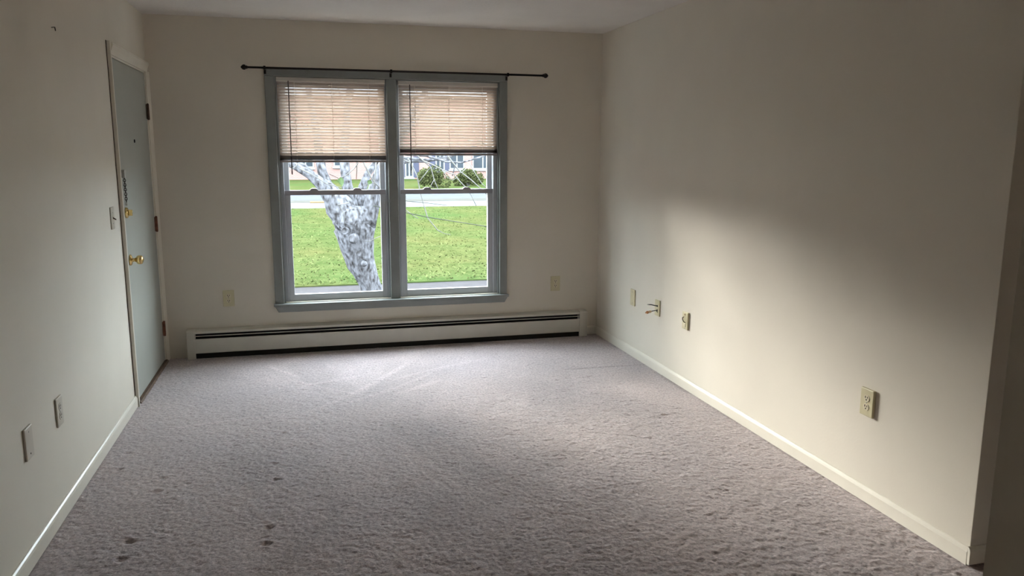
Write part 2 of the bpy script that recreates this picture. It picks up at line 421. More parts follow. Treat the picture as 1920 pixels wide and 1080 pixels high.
def carpet():
    step = 0.0078
    xs = np.arange(0, W + 0.13, step); ys = np.arange(0, -4.75, -step)
    nx, ny = len(xs), len(ys)
    z = 0.0009 * rng.standard_normal((ny, nx)) + 0.0011 * smooth_noise(ny, nx, 2.0) + 0.0004 * smooth_noise(ny, nx, 6) + 0.0010 * smooth_noise(ny, nx, 30)
    X, Y = np.meshgrid(xs, ys)
    pile = np.ones((ny, nx))
    pile += 0.05 * smooth_noise(ny, nx, 40) * np.clip(smooth_noise(ny, nx, 90), -1, 1)
    # vacuum strokes pressed into the pile
    def stroke(x0, y0, x1, y1, wid, amt, bend=0.0):
        dx, dy = x1 - x0, y1 - y0; L = math.hypot(dx, dy)
        t = ((X - x0) * dx + (Y - y0) * dy) / (L * L)
        dist = ((X - x0) * -dy + (Y - y0) * dx) / L - bend * 4 * t * (1 - t)
        mask = np.exp(-(dist / wid) ** 2) * np.clip(t * 6, 0, 1) * np.clip((1 - t) * 6, 0, 1)
        np.add(pile, 1.7 * amt * mask, out=pile); np.add(z, amt * 0.012 * mask, out=z)
    def lane(x0, y0, x1, y1, wid, amt):
        dx, dy = x1 - x0, y1 - y0; L = math.hypot(dx, dy)
        t = ((X - x0) * dx + (Y - y0) * dy) / (L * L)
        dist = np.abs(((X - x0) * -dy + (Y - y0) * dx) / L)
        mask = np.clip((wid - dist) / 0.02, 0, 1) * np.clip(t * 10, 0, 1) * np.clip((1 - t) * 4, 0, 1)
        np.add(pile, 1.6 * amt * mask, out=pile)
    lane(0.95, -0.30, 1.25, -1.35, 0.13, -0.07); lane(0.55, -0.45, 1.2, -1.3, 0.10, 0.05); lane(1.5, -0.3, 1.1, -1.5, 0.15, 0.06)
    lane(2.0, -0.35, 1.25, -1.6, 0.14, -0.05); lane(2.3, -0.5, 1.7, -1.9, 0.16, 0.06); lane(2.75, -0.6, 2.3, -2.2, 0.16, -0.06)
    lane(1.5, -1.7, 1.85, -2.9, 0.13, -0.07); lane(1.15, -1.8, 1.3, -3.2, 0.14, 0.05); lane(0.7, -1.0, 0.75, -2.6, 0.13, -0.05)
    for a in ((1.75, -0.45, 0.95, -1.55, .02, .14, .05), (2.0, -0.6, 1.1, -1.45, .018, .12, .08), (1.55, -0.95, 2.35, -0.55, .015, .12, .03),
              (0.7, -0.35, 0.95, -0.75, .02, .12, .0), (0.85, -0.7, 1.5, -1.35, .015, .10, -.05), (0.95, -0.95, 1.35, -0.8, .02, .14, 0),
              (1.9, -1.0, 1.5, -1.3, .03, .10, 0), (0.15, -1.62, 0.9, -1.5, .02, .10, .02), (1.2, -2.7, 0.8, -3.4, .03, -.08, 0)):
        stroke(*a)
    # carpet seam
    sm = np.exp(-((Y + 0.990 + 0.02 * (X - 2.8) / 0.55) / 0.006) ** 2) * np.clip((X - 2.72) / 0.1, 0, 1)
    z -= 0.006 * sm; pile -= 0.45 * sm
    # furniture dents
    for dx, dy, s in ((.313, -2.917, 1.0), (.309, -3.059, 1.0), (.327, -2.289, .8), (.326, -2.440, .75), (.835, -2.927, .9), (.833, -3.067, .95),
                      (.846, -2.446, .8), (.862, -1.812, .7), (.333, -1.809, .6), (.104, -1.919, .6), (.109, -2.136, .6), (.60, -3.16, .5),
                      (.834, -2.25, .5), (2.86, -1.20, .5), (3.02, -2.05, .7), (2.80, -2.0, .4), (1.60, -1.70, .35)):
        d2 = ((X - dx) ** 2 + ((Y - dy) * 1.15) ** 2)
        z -= 0.009 * s * np.exp(-(d2 / 0.020 ** 2) ** 1.4) - 0.002 * s * np.exp(-((np.sqrt(d2) - 0.03) / 0.010) ** 2)
    pts = np.stack([X, Y, z], -1).reshape(-1, 3)
    idx = np.arange(nx * ny).reshape(ny, nx)
    quads = np.stack([idx[:-1, :-1], idx[1:, :-1], idx[1:, 1:], idx[:-1, 1:]], -1).reshape(-1, 4)
    ext = np.array([[0, ys[-1], 0], [xs[-1], ys[-1], 0], [0, REAR, 0], [xs[-1], REAR, 0], [5.6, 0, 0], [5.6, REAR, 0], [xs[-1], 0, 0]], float)
    k = len(pts)
    extq = np.array([[k, k + 2, k + 3, k + 1], [k + 6, k + 3, k + 5, k + 4]])
    pts = np.vstack([pts, ext]); quads = np.vstack([quads, extq])
    me = bpy.data.meshes.new('floor')
    me.vertices.add(len(pts)); me.vertices.foreach_set('co', pts.astype(np.float32).ravel())
    me.loops.add(quads.size); me.loops.foreach_set('vertex_index', quads.ravel().astype(np.int32))
    me.polygons.add(len(quads)); me.polygons.foreach_set('loop_start', np.arange(0, quads.size, 4, dtype=np.int32))
    me.update(calc_edges=True); me.validate()
    at = me.color_attributes.new('pile', 'FLOAT_COLOR', 'POINT')
    pc = np.ones((len(pts), 4), np.float32); pc[:k, :3] = np.clip(pile, 0.4, 1.5).reshape(-1, 1)
    at.data.foreach_set('color', pc.ravel())
    return struct(link('floor', me, 'carpet', smooth=True), 'worn mauve grey wall to wall carpet', 'carpet')

carpet()
struct(MB().box((-0.2, REAR - 0.15, ZG), (5.7, 0.0, -0.02)).build('floor_slab', 'foundation'), 'floor slab under the carpet', 'floor')

# ------------------------------------------------------------------ baseboards
BH = 0.072
def bb_prof(s):        # (offset from wall, height), s = direction away from the wall
    return [(0, 0.004), (0.013 * s, 0.004), (0.013 * s, BH - 0.016), (0.010 * s, BH - 0.007), (0.005 * s, BH - 0.001), (0, BH)]
struct(MB().prism([(W + a, c) for a, c in bb_prof(-1)], YE, -0.0, 1).build('baseboard_right', 'trim'), 'cream baseboard along the sunlit wall', 'baseboard')
struct(MB().prism([(a, c) for a, c in bb_prof(1)], REAR, -1.146, 1).build('baseboard_left', 'trim'), 'white baseboard running up to the door casing', 'baseboard')
struct(MB().prism([(a, c) for a, c in bb_prof(-1)], 3.27, W - 0.0131, 0).build('baseboard_back', 'trim'), 'short baseboard piece between heater and corner', 'baseboard')
struct(MB().prism([(YE + a, c + 0.006) for a, c in bb_prof(-1)], W - 0.012, W + 0.115, 0).build('baseboard_end', 'trim'), 'baseboard across the end of the wall beside the dim opening', 'baseboard')

# ------------------------------------------------------------------ door
d = thing('door_1', 'pale grey green flush entry door with brass knob and cream casing', 'door', kind='structure')
sl = MB().box((-0.045, -1.046, 0.018), (-0.001, -0.084, 2.036)).build('door_slab', 'door', d, bevel=0.0015)
jb = MB().box((-0.14, DY0, 0), (-0.0005, -1.049, DZ)).box((-0.14, -0.081, 0), (-0.0005, DY1, DZ)).box((-0.14, -1.049, 2.040), (-0.0005, -0.081, DZ))
jb.build('door_jamb', 'trim', d)
MB().box((-0.19, DY0, 0.0), (-0.046, DY1, 2.05)).build('light_block_panel', 'jamb_dark', d)  # solid unseen panel filling the opening, stops light leaking round the slab
MB().prism([(0.0005, -1.140), (0.021, -1.140), (0.022, -1.128), (0.014, -1.105), (0.009, -1.084), (0.009, -1.074), (0.0005, -1.074)], 0, 2.115, 2).build('casing', 'trim', d)
MB().prism([(0.0005, -0.003), (0.020, -0.003), (0.021, -0.014), (0.013, -0.040), (0.009, -0.058), (0.009, -0.066), (0.0005, -0.066)], 0, 2.052, 2).build('casing', 'trim', d)
MB().prism([(0.0005, 2.115), (0.021, 2.115), (0.022, 2.103), (0.014, 2.080), (0.009, 2.059), (0.009, 2.050), (0.0005, 2.050)], -1.0739, -0.003, 1).build('head_casing', 'trim', d)
MB().box((0.0003, -1.1465, 0.06), (0.003, -1.140, 2.118)).build('casing_gap', 'jamb_dark', d)
th = MB(); prof = [(-0.14, 0.0), (0.022, 0.0), (0.014, 0.013), (-0.14, 0.016)]
th.prism(prof, -1.0735, -0.0665, 1); th.build('threshold', 'threshold', d)
for z, m in ((1.78, 'bronze'), (1.005, 'rust'), (0.248, 'rust')):
    h = MB().lathe([(0.004, -0.056), (0.0075, -0.053), (0.0075, 0.053), (0.004, 0.056)], (0.0085, -0.0795, z), (0, 0, 1), 12)
    h = h.build('hinge', m, d, smooth=False)
    MB().box((-0.0005, -0.104, z - 0.05), (0.0022, -0.082, z + 0.05)).box((0.0092, -0.072, z - 0.05), (0.0125, -0.052, z + 0.05)).build('hinge_leaf', m, h)
MB().lathe([(0.011, 0), (0.011, 0.003), (0.008, 0.005), (0.003, 0.0045)], (-0.001, -0.575, 1.575), (1, 0, 0), 14).build('peephole', 'slot', d)
# knob
kn = MB().lathe([(0.033, 0), (0.034, 0.004), (0.030, 0.010), (0.014, 0.013), (0.011, 0.020), (0.011, 0.030), (0.017, 0.036), (0.024, 0.041), (0.0275, 0.050), (0.0275, 0.060), (0.024, 0.068), (0.018, 0.072), (0.004, 0.073)],
                (-0.001, -0.975, 0.868), (1, 0, 0), 24).build('door_knob', 'brass', d, smooth=True)
MB().lathe([(0.007, 0), (0.007, 0.003), (0.004, 0.003)], (0.0721, -0.975, 0.868), (1, 0, 0), 12).build('lock_button', 'brass', kn)
db = MB().lathe([(0.032, 0), (0.033, 0.005), (0.028, 0.013), (0.012, 0.015)], (-0.001, -0.985, 1.152), (1, 0, 0), 24).build('deadbolt', 'brass', d, smooth=True)
MB().box((0.0135, -0.990, 1.134), (0.036, -0.980, 1.170)).build('thumb_turn', 'brass', db, bevel=0.003)
# chain lock
ck = MB().box((-0.001, -1.018, 1.358), (0.018, -0.972, 1.404)).build('chain_lock', 'steel', d, bevel=0.003)
for k in range(11):
    zc = 1.357 - k * 0.0135
    pts = []
    for q in range(9):
        a = 2 * PI * q / 8
        u, w = 0.0065 * math.cos(a), 0.0105 * math.sin(a)
        pts.append((0.010 + (u if k % 2 else 0), -1.000 + (0 if k % 2 else u) + 0.0006 * k, zc + w))
    MB().tube(pts, 0.0024, 5).build('chain_link', 'chain', ck)
MB().box((0.004, -1.000, 1.195), (0.016, -0.986, 1.215)).build('chain_end', 'steel', ck, bevel=0.002)

# ------------------------------------------------------------------ window
w = thing('window_1', 'grey trimmed double window with four sashes above the baseboard heater', 'window', kind='structure')
CX0, CX1, CZ1 = 0.783, 2.583, 2.097
MB().box((CX0, -0.020, 0.378), (WX0, -0.0003, CZ1 - 0.049)).build('side_casing', 'wintrim', w, bevel=0.003)
MB().box((WX1, -0.020, 0.378), (CX1, -0.0003, CZ1 - 0.049)).build('side_casing', 'wintrim', w, bevel=0.003)
MB().box((CX0, -0.020, CZ1 - 0.049), (CX1, -0.0003, CZ1)).build('head_casing', 'wintrim', w, bevel=0.003)
MB().box((1.653, -0.012, 0.378), (1.725, 0.14, WZ1)).build('mullion', 'wintrim', w, bevel=0.003)
MB().box((WX0, 0.0, 0.378), (WX0 + 0.012, 0.19, WZ1)).build('jamb', 'wintrim', w)
MB().box((WX1 - 0.012, 0.0, 0.378), (WX1, 0.19, WZ1)).build('jamb', 'wintrim', w)
MB().box((WX0, 0.0, WZ1 - 0.006), (WX1, 0.19, WZ1)).build('head_jamb', 'wintrim', w)
MB().box((CX0 - 0.010, -0.052, 0.362), (CX1 + 0.010, 0.19, 0.380)).build('stool', 'wintrim', w, bevel=0.004)
ap = MB(); zt, zb = 0.3615, 0.316
ap.quadset([(CX0 - .002, -.0003, zt), (CX1 + .002, -.0003, zt), (CX1 + .002, -.043, zt), (CX0 - .002, -.043, zt),
            (CX0 + .022, -.0003, zb), (CX1 - .022, -.0003, zb), (CX1 - .022, -.034, zb), (CX0 + .022, -.034, zb)],
           [(0, 1, 2, 3), (4, 7, 6, 5), (0, 4, 5, 1), (3, 2, 6, 7), (0, 3, 7, 4), (1, 5, 6, 2)])
ap.build('apron', 'wintrim', w, bevel=0.003)

def ring(x0, x1, z0, z1, y0, y1, l, r, bt, tp):
    return [MB().box((x0, y0, z0), (x0 + l, y1, z1)), MB().box((x1 - r, y0, z0), (x1, y1, z1)),
            MB().box((x0 + l, y0, z0), (x1 - r, y1, z0 + bt)), MB().box((x0 + l, y0, z1 - tp), (x1 - r, y1, z1))]

def frame_mesh(x0, x1, z0, z1, y0, y1, l, r, bt, tp):
    m = MB()
    m.box((x0, y0, z0), (x0 + l, y1, z1)).box((x1 - r, y0, z0), (x1, y1, z1)).box((x0 + l, y0, z0), (x1 - r, y1, z0 + bt)).box((x0 + l, y0, z1 - tp), (x1 - r, y1, z1))
    return m

for (ox0, ox1, gx0, gx1) in ((WX0 + 0.012, 1.653, 0.926, 1.592), (1.725, WX1 - 0.012, 1.786, 2.437)):
    # jamb liners either side of the sashes
    for s, (a, c) in enumerate(((ox0, gx0 - 0.040), (gx1 + 0.040, ox1))):
        MB().box((a, 0.028, 0.380), (c, 0.130, WZ1 - 0.006)).build('jamb_liner', 'sash', w, bevel=0.002)
        e = a + 0.006 if s else c - 0.006
        MB().box((e - 0.004, 0.020, 0.380), (e + 0.004, 0.028, WZ1 - 0.006)).build('stop_bead', 'sash', w)
    sx0, sx1 = gx0 - 0.0395, gx1 + 0.0395
    # lower sash (room side)
    ls = MB().box((sx0, 0.036, 0.3805), (gx0, 0.066, 1.226)).box((gx1, 0.036, 0.3805), (sx1, 0.066, 1.226)).box((gx0, 0.036, 0.3805), (gx1, 0.066, 0.437)).build('lower_sash', 'sash', w, bevel=0.002)
    MB().box((sx0, 0.032, 1.190), (sx1, 0.070, 1.226)).build('meeting_rail', 'sash_rail', ls, bevel=0.002)
    MB().box((gx0, 0.050, 0.437), (gx1, 0.054, 1.190)).build('pane', 'glass', ls)
    for t in (0.26, 0.74):
        cxx = gx0 + (gx1 - gx0) * t
        MB().prism([(cxx - 0.032, 1.226), (cxx + 0.032, 1.226), (cxx + 0.024, 1.235), (cxx + 0.014, 1.240), (cxx - 0.014, 1.240), (cxx - 0.024, 1.235)], 0.036, 0.064, 1).build('sash_lock', 'sash_rail', ls)
    # upper sash (weather side)
    us = MB().box((sx0, 0.076, 1.190), (gx0 - 0.004, 0.104, 2.030)).box((gx1 + 0.004, 0.076, 1.190), (sx1, 0.104, 2.030)).box((gx0 - 0.004, 0.076, 1.190), (gx1 + 0.004, 0.104, 1.222)).box((gx0 - 0.004, 0.076, 1.985), (gx1 + 0.004, 0.104, 2.030)).build('upper_sash', 'sash', w, bevel=0.002)
    MB().box((gx0 - 0.004, 0.088, 1.222), (gx1 + 0.004, 0.092, 1.985)).build('pane', 'glass', us)
    # outer white storm frame
    sf = frame_mesh(ox0, ox1, 0.380, WZ1 - 0.006, 0.150, 0.175, gx0 - 0.014 - ox0, ox1 - gx1 - 0.024, 0.036, 0.05).build('storm_frame', 'storm', w)

# unseen window, added so that bounced daylight brightens the end of the right wall
k = thing('unseen_window', 'unseen small grey window added to bring daylight into the neighbouring room', 'window', kind='structure')
frame_mesh(4.0, 5.0, 1.0, 2.05, 0.03, 0.12, 0.05, 0.05, 0.05, 0.05).build('window_frame', 'sash', k)
MB().box((4.05, 0.06, 1.05), (4.95, 0.064, 2.0)).build('pane', 'glass', k)

# ------------------------------------------------------------------ blinds
PITCHZ = 0.0222
def blind(label, x0, x1, ztop, z_stack, wand_x):
    t = thing('mini_blind', label, 'blind', ((x0 + x1) / 2, 0.008, z_stack - 0.05), group='mini blinds over the window')
    bx, by, bz = t.location
    L = x1 - x0
    def part(mb, name, m, parent=None, **k):
        mb.v = [(x - bx, y - by, z - bz) for x, y, z in mb.v] if parent is None else mb.v
        return mb.build(name, m, t if parent is None else parent, **k)
    part(MB().box((x0, -0.008, ztop), (x1, 0.022, ztop + 0.028)), 'headrail', 'headrail', bevel=0.002)
    part(MB().box((x0, -0.0095, ztop - 0.003), (x1, -0.0081, ztop + 0.004)), 'headrail_lip', 'cord')
    tilt = math.radians(-49)
    # one slat mesh shared by every slat: curved strip 25 mm wide, inner edge low
    me = bpy.data.meshes.new('slat')
    n = 5; vs = []; fs = []
    for i in range(n):
        u = (i / (n - 1) - 0.5) * 0.025
        crown = 0.0022 * (1 - (2 * u / 0.025) ** 2)
        for xx in (-L / 2 + 0.004, L / 2 - 0.004):
            vs.append((xx, u, crown))
    for i in range(n - 1):
        fs.append((2 * i, 2 * i + 1, 2 * i + 3, 2 * i + 2))
    me.from_pydata(vs, [], fs); me.materials.append(M['slat'])
    me.polygons.foreach_set('use_smooth', [True] * len(me.polygons))
    nsl = round((ztop - 0.013 - z_stack - 0.010) / PITCHZ)
    for k in range(nsl + 1):
        o = bpy.data.objects.new('slat', me); COL.objects.link(o); o.parent = t
        o.location = (0, 0, ztop - 0.013 + (z_stack + 0.010 - ztop + 0.013) * k / nsl - bz); o.rotation_euler = (tilt + random.uniform(-.02, .02), 0, 0)
    # gathered slats resting on the bottom rail
    mg = me.copy(); mg.materials.clear(); mg.materials.append(M['rail'])
    for j in range(14):
        o = bpy.data.objects.new('gathered_slat', mg); COL.objects.link(o); o.parent = t
        o.location = (0, 0.0, z_stack - 0.002 - j * 0.0023 - bz); o.rotation_euler = (random.uniform(-.02, .02), 0, 0)
    part(MB().box((x0 + 0.003, -0.005, z_stack - 0.050), (x1 - 0.003, 0.020, z_stack - 0.034)), 'bottom_rail', 'rail', bevel=0.003)
    for f in (0.16, 0.5, 0.84):
        xc = x0 + L * f
        for yy in (-0.0063, 0.0215):
            part(MB().tube([(xc, yy, ztop), (xc, yy, z_stack - 0.034)], 0.0008, 4), 'ladder_cord', 'cord')
        part(MB().tube([(xc + 0.004, 0.0, ztop), (xc + 0.004, 0.0, z_stack - 0.034)], 0.0007, 4), 'lift_cord', 'cord')
    wd = MB().tube([(wand_x, -0.016, ztop + 0.002), (wand_x, -0.018, 1.372)], 0.0042, 6)
    part(wd, 'tilt_wand', 'wand')
    part(MB().tube([(wand_x, -0.018, 1.372), (wand_x, -0.018, 1.345)], 0.0052, 6), 'wand_tip', 'wand' if wand_x < 1 else 'wand_tip')
    return t
blind('cream slatted mini blind, hanging lower, on the window nearer the door', 0.862, 1.642, 2.014, 1.483, 0.947)
blind('cream slatted mini blind, hanging higher, on the window farther from the door', 1.740, 2.508, 2.008, 1.535, 1.826)

# ------------------------------------------------------------------ curtain rod
t = thing('curtain_rod', 'thin black curtain rod with knob ends above the window', 'curtain rod', (1.76, -0.06, 2.10))
def rel(mb, o):
    mb.v = [(x - o.location.x, y - o.location.y, z - o.location.z) for x, y, z in mb.v]; return mb
RZ = 2.099
rel(MB().tube([(0.672, -0.06, RZ), (2.858, -0.06, RZ)], 0.0078, 10), t).build('rod', 'rod', t, smooth=True)
for s, xx in ((-1, 0.676), (1, 2.854)):
    rel(MB().lathe([(0.009, 0), (0.0135, 0.006), (0.010, 0.010), (0.018, 0.017), (0.0195, 0.026), (0.015, 0.036), (0.006, 0.044), (0.002, 0.047)], (xx, -0.06, RZ), (s, 0, 0), 16), t).build('finial', 'rod', t, smooth=True)
for xx in (0.790, 1.684, 2.575):
    rel(MB().box((xx - 0.008, -0.066, RZ - 0.013), (xx + 0.008, -0.020, RZ - 0.008)).box((xx - 0.008, -0.0235, RZ - 0.040), (xx + 0.008, -0.0203, RZ - 0.008)).box((xx - 0.008, -0.072, RZ - 0.013), (xx + 0.008, -0.0685, RZ + 0.012)), t).build('bracket', 'rod', t)

# ------------------------------------------------------------------ baseboard heater
t = thing('baseboard_heater', 'long cream hydronic baseboard heater under the window', 'heater', (1.706, -0.033, 0))
HX0, HX1 = 0.150, 3.262
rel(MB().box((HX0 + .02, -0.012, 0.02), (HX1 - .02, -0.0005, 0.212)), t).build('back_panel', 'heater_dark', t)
rel(MB().prism([(-0.001, 0.218), (-0.001, 0.212), (-0.056, 0.201), (-0.060, 0.190), (-0.064, 0.190), (-0.062, 0.206)], HX0 + .05, HX1 - .06, 0), t).build('top_hood', 'heater', t)
rel(MB().prism([(-0.066, 0.046), (-0.062, 0.042), (-0.060, 0.144), (-0.054, 0.147), (-0.058, 0.151), (-0.065, 0.149)], HX0 + .05, HX1 - .06, 0), t).build('front_cover', 'heater', t)
rel(MB().prism([(-0.060, 0.1725), (-0.060, 0.1685), (-0.046, 0.1685), (-0.046, 0.1725)], HX0 + .05, HX1 - .06, 0), t).build('damper', 'heater', t)
rel(MB().box((HX0 + .06, -0.050, 0.06), (HX1 - .07, -0.016, 0.125)), t).build('fin_element', 'fin', t)
rel(MB().box((HX0 + .05, -0.052, 0.002), (HX1 - .06, -0.046, 0.048)), t).build('gap_shade_strip', 'heater_dark', t)  # dark strip added to paint the shade under the front cover
for a, c in ((HX0, HX0 + 0.056), (HX1 - 0.068, HX1)):
    rel(MB().prism([(-0.001, 0.001), (-0.069, 0.001), (-0.069, 0.204), (-0.060, 0.214), (-0.001, 0.220)], a, c, 0), t).build('end_cap', 'heater', t, bevel=0.0015)

# ------------------------------------------------------------------ wall plates
def plate(name, label, cat, loc, rz, m='ivory', wd=0.080, ht=0.122, th=0.009):
    t = thing(name, label, cat, loc, rz)
    MB().box((-wd / 2, -th, -ht / 2), (wd / 2, -0.0003, ht / 2)).build('cover_plate', m, t, bevel=0.003)
    return t, th

def screw(t, th, z, m='steel'):
    MB().lathe([(0.0035, 0), (0.0035, 0.001), (0.002, 0.0014)], (0, -th + .0002, z), (0, -1, 0), 10).build('screw', m, t)

def duplex(label, loc, rz, m='ivory', th=0.009, rm='receptacle'):
    t, th = plate('wall_outlet', label, 'outlet', loc, rz, m, th=th)
    t['group'] = 'duplex wall outlets'
    for s in (-1, 1):
        zc = s * 0.0195
        prof = [(0.0172 * math.cos(a), zc + max(-0.0142, min(0.0142, 0.0172 * math.sin(a)))) for a in [2 * PI * q / 20 for q in range(20)]]
        r = MB(); r.prism(prof, -th - 0.0018, -th + 0.001, 1)
        r = r.build('receptacle', rm, t)
        for xx, zz, hw, hh in ((-0.0064, 0.004, 0.0020, 0.0048), (0.0064, 0.004, 0.0020, 0.0042)):
            MB().box((xx - hw, -th - 0.0022, zc + zz - hh), (xx + hw, -th - 0.001, zc + zz + hh)).build('slot', 'slot', r)
        MB().lathe([(0.0034, 0), (0.0034, 0.0012)], (0, -th - 0.0012, zc - 0.0072), (0, -1, 0), 8).build('ground_hole', 'slot', r)
    screw(t, th, 0)
    return t

L90, R90 = PI / 2, -PI / 2
duplex('ivory outlet on the dim far wall between door and window', (0.452, 0, 0.436), 0)
duplex('ivory outlet on the dim far wall between window and corner', (2.998, 0, 0.447), 0)
duplex('large ivory outlet nearest the camera on the sunlit wall', (W, -3.298, 0.447), R90, th=0.014)
duplex('slim grey beige outlet on the left wall, nearer the door', (0, -2.556, 0.443), L90, 'almond', 0.008, 'almond')
t, th = plate('blank_plate', 'blank grey beige cover plate with two screws on the left wall', 'cover plate', (0, -2.940, 0.448), L90, 'almond', th=0.009)
screw(t, th, 0.042); screw(t, th, -0.042, 'slot')
t, th = plate('light_switch', 'beige toggle light switch beside the door casing', 'light switch', (0, -1.342, 1.150), L90, 'almond', wd=0.076, th=0.006)
MB().box((-0.005, -th - 0.001, -0.012), (0.005, -th + .001, 0.012)).build('toggle_slot', 'receptacle', t)
MB().prism([(-th, -0.004), (-th - 0.016, -0.012), (-th - 0.017, -0.007), (-th, 0.006)], -0.004, 0.004, 0).build('toggle', 'bronze', t, bevel=0.001)
screw(t, th, 0.030); screw(t, th, -0.030)
t, th = plate('blank_plate', 'plain ivory cover plate on the sunlit wall nearest the corner', 'cover plate', (W, -0.748, 0.448), R90)
screw(t, th, 0.042); screw(t, th, -0.042)
# cable plate with two loose leads
t, th = plate('cable_plate', 'ivory cable plate with two loose black leads sticking out', 'cable plate', (W, -1.174, 0.452), R90, wd=0.074, ht=0.112)
for zc in (0.014, -0.016):
    MB().lathe([(0.007, 0), (0.007, 0.003), (0.0045, 0.004)], (0.006, -th + .0005, zc), (0, -1, 0), 12).build('grommet', 'slot', t)
c1 = MB().tube([(0.006, -th, 0.014), (0.004, -0.028, 0.018), (-0.002, -0.052, 0.024), (-0.006, -0.066, 0.0245)], 0.0032, 8).build('coax_lead', 'cable', t, smooth=True)
MB().lathe([(0.0036, 0), (0.0036, 0.008), (0.0015, 0.008), (0.0012, 0.014)], (-0.006, -0.066, 0.0245), (-0.15, -1, 0.02), 10).build('coax_tip', 'steel', c1)
c2 = MB().tube([(0.012, -th, -0.030), (0.008, -0.018, -0.016), (-0.001, -0.034, -0.020), (-0.006, -0.046, -0.023)], 0.003, 8).build('plug_lead', 'cable', t, smooth=True)
MB().lathe([(0.005, 0), (0.009, 0.004), (0.010, 0.016), (0.008, 0.022)], (-0.006, -0.046, -0.023), (-0.3, -1, -0.30), 12).build('plug_body', 'connector', c2, smooth=True)
MB().lathe([(0.008, 0), (0.0105, 0.003), (0.0105, 0.012), (0.005, 0.016), (0.004, 0.022)], (-0.0125, -0.0665, -0.0295), (-0.3, -1, -0.30), 6).build('plug_nut', 'copper', c2)
# jack plate with a dark curled stub
t, th = plate('jack_plate', 'ivory jack plate with a brown curled stub beside the cable plate', 'jack plate', (W, -1.596, 0.451), R90, wd=0.076, ht=0.114, th=0.012)
MB().box((-0.013, -th - 0.004, -0.040), (0.013, -th + .001, -0.018)).build('jack', 'receptacle', t, bevel=0.002)
MB().tube([(0.006, -th, -0.012), (0.012, -th - 0.014, -0.004), (0.008, -th - 0.020, 0.010), (-0.002, -th - 0.016, 0.019), (-0.010, -th - 0.004, 0.022)], 0.0032, 8).build('curled_stub', 'bronze', t, smooth=True)
MB().lathe([(0.0055, 0), (0.0055, 0.004), (0.003, 0.006)], (0.0, -th, 0.040), (0, -1, 0), 10).build('knurl', 'connector', t)
screw(t, th, -0.050)
# nail in the left wall
t = thing('nail', 'small bent dark nail high on the left wall', 'nail', (0, -2.141, 2.036))
MB().tube([(0.0003, 0, 0.004), (0.014, 0, 0.006)], 0.0016, 6).build('shank', 'nail', t)
MB().tube([(0.014, 0, 0.006), (0.016, 0.0, -0.010)], 0.0022, 6).build('head', 'nail', t)

# ------------------------------------------------------------------ outside: ground
def ground(name, y0, y1, m, z=ZG, x0=-60, x1=80, th=0.05):
    return MB().box((x0, y0, z - th), (x1, y1, z)).build(name, m)
struct(ground('walkway', 0.2, 6.22, 'walk'), 'grey asphalt path just below the window', 'path')
struct(ground('lawn', 6.22, 23.3, 'lawn', ZG + 0.02), 'bright green lawn beyond the window', 'lawn')
struct(ground('sidewalk', 23.3, 26.95, 'concrete'), 'pale concrete pavement between lawn and road', 'pavement')
struct(ground('verge', 26.95, 28.45, 'verge', ZG + 0.01), 'narrow dull strip between pavement and road', 'verge')
struct(ground('road', 28.45, 37.2, 'asphalt'), 'pale grey road beyond the lawn', 'road')
struct(ground('far_lawn', 37.2, 130, 'lawn', ZG + 0.02, -110, 150), 'green lawn in front of the brick building', 'lawn')
tag(MB().box((1.2, 26.6, ZG), (2.2, 26.75, ZG + 0.06)).build('painted_curb', 'yellow', bevel=0.01), 'yellow painted curb piece left of the tree trunk', 'curb')

def blades():
    n = 9000
    u = rng.random(n); y = 6.3 + 16.8 * u ** 1.3
    half = 0.5 + (y + 6) * 0.01
    x = CAM.x + (y - CAM.y) * (-0.05 + 0.40 * rng.random(n))
    h = 0.012 + 0.022 * rng.random(n); a = rng.random(n) * PI; wd = 0.008 + 0.012 * rng.random(n)
    lx, ly = rng.normal(0, 0.035, n), rng.normal(0, 0.035, n)
    p = np.empty((n, 3, 3))
    p[:, 0] = np.stack([x - wd * np.cos(a), y - wd * np.sin(a), np.full(n, ZG + 0.018)], -1)
    p[:, 1] = np.stack([x + wd * np.cos(a), y + wd * np.sin(a), np.full(n, ZG + 0.018)], -1)
    p[:, 2] = np.stack([x + lx, y + ly, ZG + 0.02 + h], -1)
    me = bpy.data.meshes.new('grass')
    me.from_pydata(p.reshape(-1, 3).tolist(), [], np.arange(3 * n).reshape(n, 3).tolist())
    o = link('grass', me, 'blade')
    tag(o, 'short green grass blades covering the lawn', 'grass', kind='stuff')
blades()

# ------------------------------------------------------------------ outside: tree
TY = 4.0
def P(x, y, dy=0.0):
    return px(x, y, TY + dy)
def pr(n, dy=0.0):       # pixels to metres at the tree
    return n * ((TY + dy - CAM.y) / math.cos(YAW) / FPX) * 0.97
tree_base = P(712, 585); tree_base.z = ZG
tree = thing('bare_tree', 'leaning bare tree with grey lichen covered forked trunk outside the window', 'tree', tree_base)
TB = Vector(tree_base)
def tpart(mb, name, m, parent=None, smooth=True):
    mb.v = [tuple(Vector(v) - TB) for v in mb.v]
    return mb.build(name, m, tree if parent is None else parent, smooth=smooth)
def limb(mb, pts, n=14, wob=0.07):
    mb.tube([P(x, y, dy) for x, y, r, dy in pts], [pr(r, dy) for x, y, r, dy in pts], n, wob)
tk = MB()
trunk = [(716, 610, 26, 0), (708, 575, 22, 0), (698, 545, 19.5, 0), (691, 525, 20, 0), (684, 510, 22, 0), (677, 495, 25, 0), (673, 480, 26.5, 0), (670, 463, 30.5, 0), (667, 446, 34, 0), (665, 430, 37, 0), (664, 416, 40, 0), (662, 404, 40, .02), (661, 394, 33, .04)]
limb(tk, trunk, 20, 0.05)
